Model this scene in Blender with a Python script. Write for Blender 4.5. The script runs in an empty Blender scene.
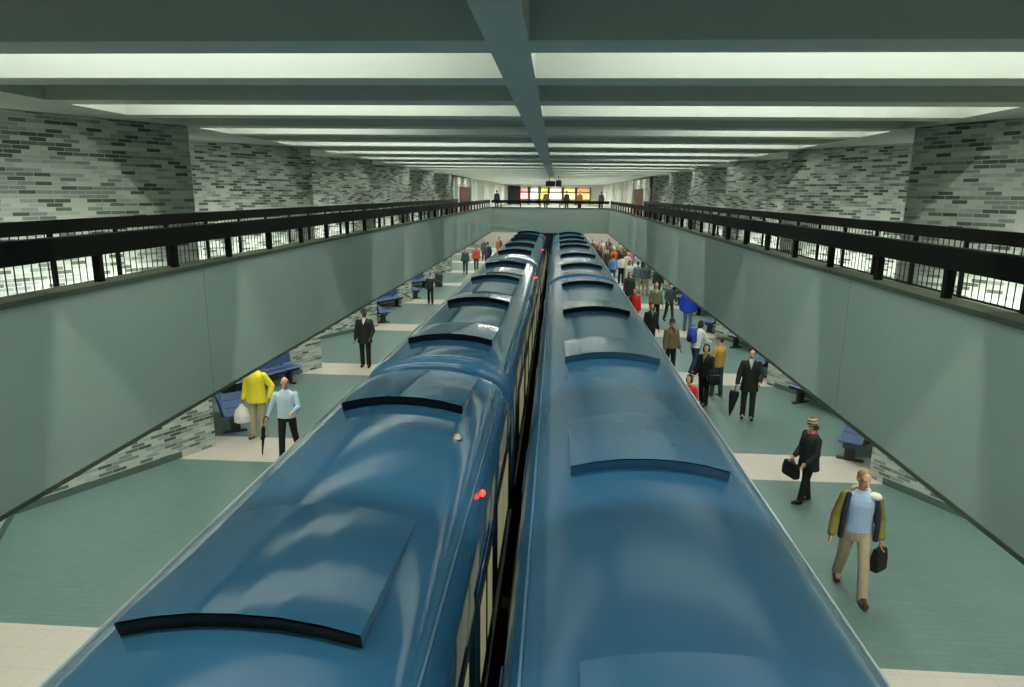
import bpy, math, random
from mathutils import Vector, Matrix
random.seed(7)
PI = math.pi
C = bpy.context.scene.collection
scene = bpy.context.scene

# ------------------------------------------------------------------ dimensions (metres)
XC = -0.46            # hall axis
EYE = 5.2             # camera height over the platform floor (z = 0)
PAR = 3.95            # parapet face, from the axis
Z_PB, Z_PT = 2.61, 4.30
Z_MEZ = 3.75
TIP, VAL = 6.50, 8.25  # folded brick walls, from the axis
Z_CB = 6.37           # underside of the ceiling beams
Z_CT = 7.65
D_END = 46.3          # the bridge that closes the hall
D_FAR = 93.0
D_BACK = -9.0
BEAM0, BEAMS, BEAMW = 5.67, 1.77, 0.485
STRIP0, STRIPW, STRIPP = 12.11, 1.32, 6.51

# ------------------------------------------------------------------ materials
def nodes_of(name):
    m = bpy.data.materials.new(name); m.use_nodes = True
    nt = m.node_tree; b = nt.nodes['Principled BSDF']
    return m, nt, b

def mat(name, col, rough=0.6, metal=0.0, spec=0.5, emit=None, estr=0.0, coat=0.0, var=0.0, vscale=6.0):
    m, nt, b = nodes_of(name)
    b.inputs['Base Color'].default_value = (*col, 1)
    b.inputs['Roughness'].default_value = rough
    b.inputs['Metallic'].default_value = metal
    b.inputs['Specular IOR Level'].default_value = spec
    b.inputs['Coat Weight'].default_value = coat
    if emit:
        b.inputs['Emission Color'].default_value = (*emit, 1)
        b.inputs['Emission Strength'].default_value = estr
    if var > 0:
        tc = nt.nodes.new('ShaderNodeTexCoord'); n = nt.nodes.new('ShaderNodeTexNoise')
        n.inputs['Scale'].default_value = vscale; n.inputs['Detail'].default_value = 4
        nt.links.new(tc.outputs['Object'], n.inputs['Vector'])
        mx = nt.nodes.new('ShaderNodeMix'); mx.data_type = 'RGBA'
        mx.inputs[6].default_value = (*[c * (1 - var) for c in col], 1)
        mx.inputs[7].default_value = (*[min(1, c * (1 + var)) for c in col], 1)
        nt.links.new(n.outputs['Fac'], mx.inputs[0]); nt.links.new(mx.outputs[2], b.inputs['Base Color'])
    return m

def mth(nt, op, a, b=None):
    n = nt.nodes.new('ShaderNodeMath'); n.operation = op
    for i, v in enumerate((a, b)):
        if v is None: continue
        if isinstance(v, (int, float)): n.inputs[i].default_value = v
        else: nt.links.new(v, n.inputs[i])
    return n.outputs[0]

def mixc(nt, f, a, b):
    n = nt.nodes.new('ShaderNodeMix'); n.data_type = 'RGBA'
    nt.links.new(f, n.inputs[0])
    for i, v in ((6, a), (7, b)):
        if isinstance(v, tuple): n.inputs[i].default_value = (*v, 1)
        else: nt.links.new(v, n.inputs[i])
    return n.outputs[2]

def brick_mat():
    m, nt, b = nodes_of('glazed_brick')
    tc = nt.nodes.new('ShaderNodeTexCoord'); sp = nt.nodes.new('ShaderNodeSeparateXYZ')
    nt.links.new(tc.outputs['UV'], sp.inputs[0])
    H, L = 0.068, 0.25
    v = mth(nt, 'DIVIDE', sp.outputs[1], H); row = mth(nt, 'FLOOR', v)
    off = mth(nt, 'FRACT', mth(nt, 'MULTIPLY', row, 0.5))
    u = mth(nt, 'ADD', mth(nt, 'DIVIDE', sp.outputs[0], L), off); col = mth(nt, 'FLOOR', u)
    cb = nt.nodes.new('ShaderNodeCombineXYZ'); nt.links.new(col, cb.inputs[0]); nt.links.new(row, cb.inputs[1])
    wn = nt.nodes.new('ShaderNodeTexWhiteNoise'); wn.noise_dimensions = '2D'; nt.links.new(cb.outputs[0], wn.inputs['Vector'])
    r = nt.nodes.new('ShaderNodeValToRGB'); r.color_ramp.interpolation = 'CONSTANT'
    e = r.color_ramp.elements
    stops = [(0.0, (.05, .068, .055)), (.14, (.10, .13, .11)), (.25, (.17, .21, .19)), (.38, (.24, .28, .28)), (.52, (.31, .355, .31)), (.72, (.40, .44, .38))]
    e[0].position, e[0].color = stops[0][0], (*stops[0][1], 1)
    e[1].position, e[1].color = stops[1][0], (*stops[1][1], 1)
    for p, c in stops[2:]:
        k = e.new(p); k.color = (*c, 1)
    nt.links.new(wn.outputs['Value'], r.inputs[0])
    mo = mth(nt, 'MAXIMUM', mth(nt, 'LESS_THAN', mth(nt, 'FRACT', v), 0.16), mth(nt, 'LESS_THAN', mth(nt, 'FRACT', u), 0.035))
    nt.links.new(mixc(nt, mo, r.outputs[0], (.40, .43, .37)), b.inputs['Base Color'])
    b.inputs['Roughness'].default_value = 0.5
    return m

def floor_mat():
    m, nt, b = nodes_of('platform_tile')
    tc = nt.nodes.new('ShaderNodeTexCoord'); sp = nt.nodes.new('ShaderNodeSeparateXYZ')
    nt.links.new(tc.outputs['Object'], sp.inputs[0])
    x, y = sp.outputs[0], sp.outputs[1]
    t = mth(nt, 'FLOORED_MODULO', mth(nt, 'SUBTRACT', y, STRIP0), STRIPP)
    band = mth(nt, 'LESS_THAN', t, STRIPW)
    tx, ty = mth(nt, 'DIVIDE', x, .2), mth(nt, 'DIVIDE', y, .1)
    cb = nt.nodes.new('ShaderNodeCombineXYZ')
    nt.links.new(mth(nt, 'FLOOR', tx), cb.inputs[0]); nt.links.new(mth(nt, 'FLOOR', ty), cb.inputs[1])
    wn = nt.nodes.new('ShaderNodeTexWhiteNoise'); wn.noise_dimensions = '2D'; nt.links.new(cb.outputs[0], wn.inputs['Vector'])
    g = mixc(nt, wn.outputs['Value'], (.110, .178, .164), (.122, .194, .180))
    gl = mth(nt, 'MAXIMUM', mth(nt, 'LESS_THAN', mth(nt, 'FRACT', tx), .04), mth(nt, 'LESS_THAN', mth(nt, 'FRACT', ty), .09))
    g = mixc(nt, gl, g, (.094, .154, .142))
    wx, wy = mth(nt, 'DIVIDE', x, .33), mth(nt, 'DIVIDE', mth(nt, 'SUBTRACT', y, STRIP0), .33)
    wl = mth(nt, 'MAXIMUM', mth(nt, 'LESS_THAN', mth(nt, 'FRACT', wx), .02), mth(nt, 'LESS_THAN', mth(nt, 'FRACT', wy), .02))
    w = mixc(nt, wl, (.52, .475, .415), (.40, .37, .32))
    nt.links.new(mixc(nt, band, g, w), b.inputs['Base Color'])
    b.inputs['Roughness'].default_value = 0.38
    b.inputs['Specular IOR Level'].default_value = 0.4
    return m

def parapet_mat():
    m, nt, b = nodes_of('parapet_paint')
    tc = nt.nodes.new('ShaderNodeTexCoord'); sp = nt.nodes.new('ShaderNodeSeparateXYZ')
    nt.links.new(tc.outputs['Object'], sp.inputs[0])
    t = mth(nt, 'FLOORED_MODULO', mth(nt, 'SUBTRACT', sp.outputs[1], 8.2), 6.55)
    seam = mth(nt, 'LESS_THAN', t, .014)
    n = nt.nodes.new('ShaderNodeTexNoise'); n.inputs['Scale'].default_value = 9; n.inputs['Detail'].default_value = 6
    nt.links.new(tc.outputs['Object'], n.inputs['Vector'])
    base = mixc(nt, n.outputs['Fac'], (.43, .545, .475), (.485, .60, .53))
    nt.links.new(mixc(nt, seam, base, (.24, .29, .26)), b.inputs['Base Color'])
    b.inputs['Roughness'].default_value = 0.6
    return m

def train_mat(rough):
    m, nt, b = nodes_of('train_blue_paint')
    tc = nt.nodes.new('ShaderNodeTexCoord'); n = nt.nodes.new('ShaderNodeTexNoise')
    n.inputs['Scale'].default_value = 1.7; n.inputs['Detail'].default_value = 5
    nt.links.new(tc.outputs['Object'], n.inputs['Vector'])
    nt.links.new(mixc(nt, n.outputs['Fac'], (.028, .122, .232), (.040, .155, .280)), b.inputs['Base Color'])
    b.inputs['Roughness'].default_value = rough
    b.inputs['Specular IOR Level'].default_value = 0.42
    b.inputs['Coat Weight'].default_value = 0.40; b.inputs['Coat Roughness'].default_value = rough * .8
    n2 = nt.nodes.new('ShaderNodeTexNoise'); n2.inputs['Scale'].default_value = 2.2; n2.inputs['Detail'].default_value = 2
    nt.links.new(tc.outputs['Object'], n2.inputs['Vector'])
    bp = nt.nodes.new('ShaderNodeBump'); bp.inputs['Strength'].default_value = 0.10; bp.inputs['Distance'].default_value = 0.02
    nt.links.new(n2.outputs['Fac'], bp.inputs['Height']); nt.links.new(bp.outputs[0], b.inputs['Normal'])
    return m

M = {}
M['brick'] = brick_mat(); M['floor'] = floor_mat(); M['parapet'] = parapet_mat(); M['blue'] = train_mat(.085); M['blue_satin'] = train_mat(.20)
M['ceil'] = mat('ceiling_paint', (.50, .545, .495), .7, var=.04, vscale=3)
M['white'] = mat('white_panel', (.78, .78, .72), .6, var=.03)
M['dark'] = mat('dark_rail_paint', (.007, .008, .005), .6, spec=.2)
M['coping'] = mat('coping_green', (.10, .12, .08), .5)
M['slab'] = mat('slab_concrete', (.30, .33, .29), .8, var=.1)
M['track'] = mat('track_bed', (.012, .012, .010), .9, var=.3)
M['black'] = mat('black_grille', (.006, .006, .006), .6)
M['gasket'] = mat('window_gasket', (.015, .017, .013), .5)
M['pane'] = mat('lit_window', (.4, .4, .3), .15, emit=(.70, .70, .38), estr=.22, var=.0)
M['sill'] = mat('pale_sill', (.25, .29, .20), .5)
M['gutter'] = mat('gutter_highlight', (.62, .68, .70), .25)  # pale colour paints the white highlight along the platform-side roof edge
M['gutter_blue'] = mat('gutter_blue', (.10, .22, .32), .3)
M['lower_side'] = mat('lower_side_black', (.012, .013, .012), .6)
M['redlamp'] = mat('red_lamp', (.6, .02, .01), .3, emit=(1, .05, .02), estr=3)
M['steel'] = mat('dull_steel', (.45, .44, .38), .35, metal=.8)
M['seat_blue'] = mat('seat_blue', (.028, .062, .165), .4)
M['seat_dark'] = mat('bench_dark', (.02, .025, .022), .5)
M['baseboard'] = mat('baseboard_green', (.07, .11, .09), .5)
M['red'] = mat('red_door', (.11, .010, .006), .6, spec=.15)
M['bin'] = mat('bin_dark', (.02, .03, .022), .5)

# ------------------------------------------------------------------ mesh helpers
class MB:
    def __init__(s): s.v = []; s.f = []; s.uv = []; s.mi = []
    def add(s, vs, fs, uv=None, mi=0):
        o = len(s.v); s.v += [tuple(q) for q in vs]
        for i, f in enumerate(fs):
            s.f.append([o + k for k in f]); s.uv.append(uv[i] if uv else None); s.mi.append(mi)
    def box(s, x0, x1, y0, y1, z0, z1, mi=0):
        x0, x1 = sorted((x0, x1)); y0, y1 = sorted((y0, y1)); z0, z1 = sorted((z0, z1))
        v = [(x, y, z) for z in (z0, z1) for y in (y0, y1) for x in (x0, x1)]
        s.add(v, [(0, 2, 3, 1), (4, 5, 7, 6), (0, 1, 5, 4), (2, 6, 7, 3), (1, 3, 7, 5), (0, 4, 6, 2)], mi=mi)
    def rings(s, rs, cap=True, mi=0):
        n = len(rs[0]); o = len(s.v)
        for r in rs: s.v += [tuple(q) for q in r]
        for i in range(len(rs) - 1):
            for k in range(n):
                a, b = o + i * n + k, o + i * n + (k + 1) % n
                s.f.append([a, b, b + n, a + n]); s.uv.append(None); s.mi.append(mi)
        if cap:
            s.f.append([o + k for k in range(n)][::-1]); s.uv.append(None); s.mi.append(mi)
            q = o + (len(rs) - 1) * n
            s.f.append([q + k for k in range(n)]); s.uv.append(None); s.mi.append(mi)
    def tube(s, pts, rad, n=8, mi=0):
        pts = [Vector(p) for p in pts]; rs = []
        rr = rad if isinstance(rad, (list, tuple)) else [rad] * len(pts)
        for i, p in enumerate(pts):
            d = (pts[min(i + 1, len(pts) - 1)] - pts[max(i - 1, 0)]).normalized()
            up = Vector((0, 0, 1)) if abs(d.z) < .9 else Vector((0, 1, 0))
            a = d.cross(up).normalized(); b = a.cross(d)
            rs.append([p + (a * math.cos(2 * PI * k / n) + b * math.sin(2 * PI * k / n)) * rr[i] for k in range(n)])
        s.rings(rs, mi=mi)
    def ell(s, c, r, rot=None, nu=14, nv=9, mi=0):
        c = Vector(c); rs = []
        o = len(s.v)
        def P(th, ph):
            q = Vector((r[0] * math.sin(th) * math.cos(ph), r[1] * math.sin(th) * math.sin(ph), r[2] * math.cos(th)))
            return c + (rot @ q if rot else q)
        s.v.append(tuple(P(0, 0)))
        for i in range(1, nv):
            for k in range(nu): s.v.append(tuple(P(PI * i / nv, 2 * PI * k / nu)))
        s.v.append(tuple(P(PI, 0)))
        def ff(f): s.f.append(f); s.uv.append(None); s.mi.append(mi)
        for k in range(nu): ff([o, o + 1 + k, o + 1 + (k + 1) % nu])
        for i in range(nv - 2):
            for k in range(nu):
                a = o + 1 + i * nu + k; b = o + 1 + i * nu + (k + 1) % nu
                ff([a, a + nu, b + nu, b])
        l = o + 1 + (nv - 1) * nu
        for k in range(nu): ff([l - nu + k, l, l - nu + (k + 1) % nu])
    def cap(s, a, b, ra, rb, n=12):
        a, b = Vector(a), Vector(b); d = b - a; L = d.length
        if L < 1e-6: s.ell(a, (ra,) * 3); return
        d = d / L
        up = Vector((0, 0, 1)) if abs(d.z) < .9 else Vector((0, 1, 0))
        x = d.cross(up).normalized(); y = x.cross(d)
        rs = []
        for th in (80, 50, 20, 0): 
            t = math.radians(th); rs.append((a - d * ra * math.sin(t), ra * math.cos(t)))
        for th in (0, 20, 50, 80):
            t = math.radians(th); rs.append((b + d * rb * math.sin(t), rb * math.cos(t)))
        s.rings([[p + (x * math.cos(2 * PI * k / n) + y * math.sin(2 * PI * k / n)) * q for k in range(n)] for p, q in rs])
    def loft(s, rs, n=18):
        # rs: (centre, rx, ry[, right vector])
        out = []
        for r in rs:
            c = Vector(r[0]); X = Vector(r[3]).normalized() if len(r) > 3 else Vector((1, 0, 0))
            Y = Vector((0, 0, 1)).cross(X).normalized()
            out.append([c + X * r[1] * math.cos(2 * PI * k / n) + Y * r[2] * math.sin(2 * PI * k / n) for k in range(n)])
        s.rings(out)
    def build(s, name, m, parent=None, smooth=False, bevel=0):
        me = bpy.data.meshes.new(name); me.from_pydata(s.v, [], s.f)
        for q in (m if isinstance(m, list) else [m]): me.materials.append(q)
        if any(u for u in s.uv):
            ul = me.uv_layers.new(name='UVMap')
            for p in me.polygons:
                u = s.uv[p.index]
                if u:
                    for j, li in enumerate(p.loop_indices): ul.data[li].uv = u[j]
        for p in me.polygons: p.material_index = s.mi[p.index]; p.use_smooth = smooth
        me.update()
        o = bpy.data.objects.new(name, me); C.objects.link(o)
        if parent: o.parent = parent
        if bevel:
            b = o.modifiers.new('bevel', 'BEVEL'); b.width = bevel; b.segments = 2; b.limit_method = 'ANGLE'
        return o

def tag(o, label, cat, group=None):
    o['label'] = label; o['category'] = cat
    if group: o['group'] = group
    return o
def struct(o): o['kind'] = 'structure'; return o
def thing(name, label, cat, loc=(0, 0, 0), rotz=0, group=None):
    o = bpy.data.objects.new(name, None); C.objects.link(o); o.empty_display_size = .2
    o.location = loc; o.rotation_euler = (0, 0, rotz)
    return tag(o, label, cat, group)
def box(name, m, x0, x1, y0, y1, z0, z1, parent=None, bevel=0):
    b = MB(); b.box(x0, x1, y0, y1, z0, z1); return b.build(name, m, parent, bevel=bevel)

SIDES = ((-1, 'left'), (1, 'right'))
X_EDGE = {-1: -3.20, 1: 2.26}     # platform edges

# ------------------------------------------------------------------ setting: floors, track, walls
for s, nm in SIDES:
    xe, xo = X_EDGE[s], XC + s * 10.2
    f = struct(box('floor_' + nm, M['floor'], xe, xo, D_BACK, 70, -.25, 0))
    struct(box('trim_platform_edge_' + nm, M['slab'], xe, xe + s * .3, D_BACK, 70, -1.25, -.25))
struct(box('floor_track_bed', M['track'], X_EDGE[-1], X_EDGE[1], D_BACK, 75, -1.35, -1.25))
struct(box('wall_tunnel_end_left', M['white'], XC - 10.2, X_EDGE[-1], 75, 75.3, -1.3, 3.4))
struct(box('wall_tunnel_end_right', M['white'], X_EDGE[1], XC + 10.2, 75, 75.3, -1.3, 3.4))
struct(box('wall_tunnel_darkness', M['track'], X_EDGE[-1], X_EDGE[1], 75.4, 75.6, -1.3, 3.4))  # near-black panel painted in for the darkness inside the tunnel

def fold(s):
    t0, per = ((12.85, 6.50) if s < 0 else (12.40, 6.45))
    pts = []
    k = -4
    while True:
        d = t0 + per * k
        if d > D_END: break
        pts.append((d, TIP)); pts.append((d + per / 2, VAL)); k += 1
    pts = [p for p in pts if p[0] > D_BACK - 3 and p[0] <= D_END]
    return pts
FOLD = {}
for s, nm in SIDES:
    pts = fold(s); FOLD[s] = pts
    b = MB(); u = 0
    for (d0, o0), (d1, o1) in zip(pts, pts[1:]):
        L = math.hypot(d1 - d0, o1 - o0)
        a0, a1 = (XC + s * o0, d0), (XC + s * o1, d1)
        z0, z1 = 0, 6.36
        vs = [(*a0, z0), (*a1, z0), (*a1, z1), (*a0, z1)]
        uv = [(u, z0), (u + L, z0), (u + L, z1), (u, z1)]
        if s > 0: vs, uv = vs[::-1], uv[::-1]
        b.add(vs, [(0, 1, 2, 3)], [uv])
        # back of the wall
        t = .35 * s
        vb = [(a0[0] + t, a0[1], z0), (a1[0] + t, a1[1], z0), (a1[0] + t, a1[1], z1), (a0[0] + t, a0[1], z1)]
        if s < 0: vb = vb[::-1]
        b.add(vb, [(0, 1, 2, 3)])
        u += L
    struct(b.build('wall_' + nm, M['brick']))
    # dark baseboard on the green bays only
    b = MB()
    for (d0, o0), (d1, o1) in zip(pts, pts[1:]):
        N = 24
        for i in range(N):
            da, db = d0 + (d1 - d0) * i / N, d0 + (d1 - d0) * (i + 1) / N
            if (((da + db) / 2 - STRIP0) % STRIPP) < STRIPW: continue
            oa, ob = o0 + (o1 - o0) * i / N - .02, o0 + (o1 - o0) * (i + 1) / N - .02
            q = [(XC + s * oa, da), (XC + s * ob, db), (XC + s * (ob + .015), db), (XC + s * (oa + .015), da)]
            b.add([(x, y, .001) for x, y in q] + [(x, y, .13) for x, y in q], [(0, 1, 5, 4), (4, 5, 6, 7), (1, 2, 6, 5), (3, 0, 4, 7)])
    struct(b.build('baseboard_' + nm, M['baseboard']))
    # wall beyond the folded bays, under the bridge
    struct(box('wall_under_bridge_' + nm, M['brick'], XC + s * 8.3, XC + s * 8.6, D_END - 1.5, 75, 0, 3.4))
struct(box('wall_back_reflector', M['parapet'], XC - 10.2, XC + 10.2, D_BACK - .3, D_BACK, -1.3, 7))  # unseen wall added behind the camera to reflect light into the hall

# ------------------------------------------------------------------ ceiling
struct(box('ceiling', M['ceil'], XC - 9.2, XC + 9.2, D_BACK, D_FAR, Z_CT, Z_CT + .2))
k = -8
W = 6.48
while True:
    d = BEAM0 + BEAMS * k
    if d > D_FAR - 1: break
    if d > D_BACK:
        struct(box('ceiling_beam', M['ceil'], XC - W, XC + W, d, d + BEAMW, Z_CB, Z_CT))
    k += 1
NB = k
struct(box('ceiling_spine_beam', M['ceil'], -.416 - .167, -.416 + .167, D_BACK, D_FAR, Z_CB - .02, Z_CT))
for s, nm in SIDES:
    struct(box('ceiling_edge_' + nm, M['ceil'], XC + s * W, XC + s * 9.2, D_BACK, D_FAR, Z_CB, Z_CT))

# ------------------------------------------------------------------ mezzanine parapets, slabs
for s, nm in SIDES:
    x = XC + s * PAR
    struct(box('wall_parapet_' + nm, M['parapet'], x, x + s * .22, D_BACK, D_END + .22, Z_PB, Z_PT - .05))
    struct(box('trim_coping_' + nm, M['coping'], x - s * .025, x + s * .25, D_BACK, D_END + .24, Z_PT - .05, Z_PT))
    struct(box('trim_drip_' + nm, M['coping'], x - s * .012, x + s * .06, D_BACK, D_END, Z_PB - .03, Z_PB + .012))
    struct(box('floor_gallery_' + nm, M['slab'], x + s * .22, XC + s * 6.33, D_BACK, D_END, 3.47, Z_MEZ))
struct(box('wall_parapet_bridge', M['parapet'], XC - PAR, XC + PAR, D_END, D_END + .22, Z_PB, Z_PT - .05))
struct(box('trim_coping_bridge', M['coping'], XC - PAR, XC + PAR, D_END - .025, D_END + .25, Z_PT - .05, Z_PT))
struct(box('floor_bridge', M['slab'], XC - 9.2, XC + 9.2, D_END + .22, D_FAR, 3.47, Z_MEZ))

# ------------------------------------------------------------------ railings
PITCH = 1.36
def band(b, x0, x1, y0, y1, z0, z1): b.box(x0, x1, y0, y1, z0, z1)
for s, nm in SIDES:
    who = 'crowded platform' if s > 0 else 'quiet platform'
    xr = XC + s * (PAR + .11)
    t = thing('gallery_railing', 'dark handrail on short posts along the green parapet over the ' + who, 'railing', (xr, D_END / 2, Z_PT))
    def loc(y): return y - D_END / 2
    b = MB(); b.box(-.045, .045, loc(-2), loc(D_END), .262, .470); b.build('handrail', M['dark'], t, bevel=.012)
    y = 6.42 - PITCH * 5
    while y < D_END:
        box('post', M['dark'], -.035, .035, loc(y) - .035, loc(y) + .035, 0, .27, t); y += PITCH
    # outer railing with balusters
    xr = XC + s * 6.22
    t = thing('baluster_railing', 'dark wall-side railing of thin upright bars above the ' + who, 'railing', (xr, D_END / 2, Z_MEZ))
    b = MB(); b.box(-.035, .035, loc(-2), loc(D_END), .86, 1.04); b.build('handrail', M['dark'], t, bevel=.01)
    b = MB(); b.box(-.015, .015, loc(-2), loc(D_END), .07, .10); b.build('bottom_rail', M['dark'], t)
    y = 7.25 - PITCH * 5
    while y < D_END:
        box('post', M['dark'], -.025, .025, loc(y) - .025, loc(y) + .025, 0, .87, t); y += PITCH
    y = 4.6; n = 0; rest = MB()
    while y < D_END - .05:
        if n < 100:
            bb = MB(); bb.tube([(0, loc(y), .09), (0, loc(y), .87)], .008, 6); bb.build('baluster', M['dark'], t)
        else: rest.tube([(0, loc(y), .09), (0, loc(y), .87)], .008, 4)
        y += .145; n += 1
    y = 4.6 - .145
    while y > 0: rest.tube([(0, loc(y), .09), (0, loc(y), .87)], .008, 4); y -= .145
    o = rest.build('baluster_run', M['dark'], t); o['kind'] = 'stuff'
t = thing('bridge_railing', 'dark handrail on short posts along the bridge across the far end', 'railing', (XC, D_END + .11, Z_PT))
b = MB(); b.box(-PAR, PAR, -.045, .045, .262, .455); b.build('handrail', M['dark'], t)
for i in range(6): box('post', M['dark'], -3.3 + i * 1.32 - .035, -3.3 + i * 1.32 + .035, -.035, .035, 0, .27, t)

# ------------------------------------------------------------------ beyond the bridge
for s, nm in SIDES:
    x = XC + s * 6.55
    struct(box('door_1' if s < 0 else 'door_2', M['red'], x, x + s * .08, D_END + 3.2, 54.5, Z_MEZ, 5.62))
    b = MB()
    b.box(x + s * .02, x + s * .06, D_END + .4, 55.6, 5.66, 6.28)
    for i in range(12):
        yy = D_END + .4 + i * .8; b.box(x - s * .02, x + s * .02, yy, yy + .06, 5.64, 6.3)
    for i in range(4): b.box(x - s * .02, x + s * .02, D_END + .4, 55.6, 5.64 + i * .2, 5.67 + i * .2)
    struct(b.build('window_1' if s < 0 else 'window_2', M['white']))
    struct(box('wall_bridge_' + nm, M['parapet'], x, x + s * .1, D_END + .2, D_END + 3.2, Z_MEZ, 5.64))
    b = MB(); b.box(x + s * .25, x + s * .45, 55.6, D_FAR, Z_MEZ, Z_CB)
    yy = 55.6
    while yy < D_FAR: b.box(x - s * .12, x + s * .3, yy, yy + .22, Z_MEZ, Z_CB); yy += 3.4
    struct(b.build('wall_concourse_' + nm, M['white']))
struct(box('wall_concourse_end', M['white'], XC - 7, XC + 7, D_FAR, D_FAR + .3, Z_MEZ, Z_CB + .3))
struct(box('door_3', M['seat_dark'], -6.6, -5.0, D_FAR - .1, D_FAR, Z_MEZ, 6.2))
shops = [(-4.4, 1.1, (1.0, .45, .38), 'pink lit shop window at the concourse end nearest the dark doorway'),
         (-3.05, 1.2, (1.0, .96, .9), 'white lit shop window between the pink and yellow shop windows'),
         (-1.72, 1.05, (1.0, .85, .12), 'yellow lit shop window at the concourse end'),
         (-.2, 1.7, (1.0, .95, .75), 'cream lit shop window between the yellow and amber shop windows'),
         (1.65, 1.6, (1.0, .74, .30), 'amber lit shop window at the concourse end'),
         (3.5, 1.8, (1.0, .42, .16), 'orange lit shop window at the concourse end beside the white fins')]
for x, w, c, lab in shops:
    t = thing('shop_window', lab, 'shop window', (x, D_FAR - .02, Z_MEZ), group='lit shop windows at the concourse end')
    mm = mat('shop_glow', c, .4, emit=c, estr=1.5)
    b = MB(); b.box(-w / 2, w / 2, -.12, -.06, .75, 1.55); b.build('pane', mm, t)
    b = MB()
    for a in (-w / 2, w / 2): b.box(a - .06, a + .06, -.2, .0, 0, 2.3)
    b.box(-w / 2, w / 2, -.2, 0, 1.55, 1.66); b.box(-w / 2, w / 2, -.2, 0, .66, .75)
    b.build('frame', M['gasket'], t)
    b = MB(); b.box(-w / 2 + .1, w / 2 - .1, -.28, -.2, 1.72, 2.1); b.build('sign_board', mat('sign_glow', c, .4, emit=c, estr=.7), t)
t = thing('hanging_sign', 'dark hanging double box sign under the ceiling spine above the bridge rail', 'sign', (-.22, D_END - .2, 5.66))
box('sign_box', M['black'], -.55, .08, -.12, .12, .02, .36, t, bevel=.03)
box('clock_box', M['black'], .12, .5, -.14, .14, 0, .42, t, bevel=.05)
for x in (-.3, .3):
    b = MB(); b.tube([(x, 0, .34), (x, 0, Z_CB - 5.66)], .02, 6); b.build('hanger', M['black'], t)

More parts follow.
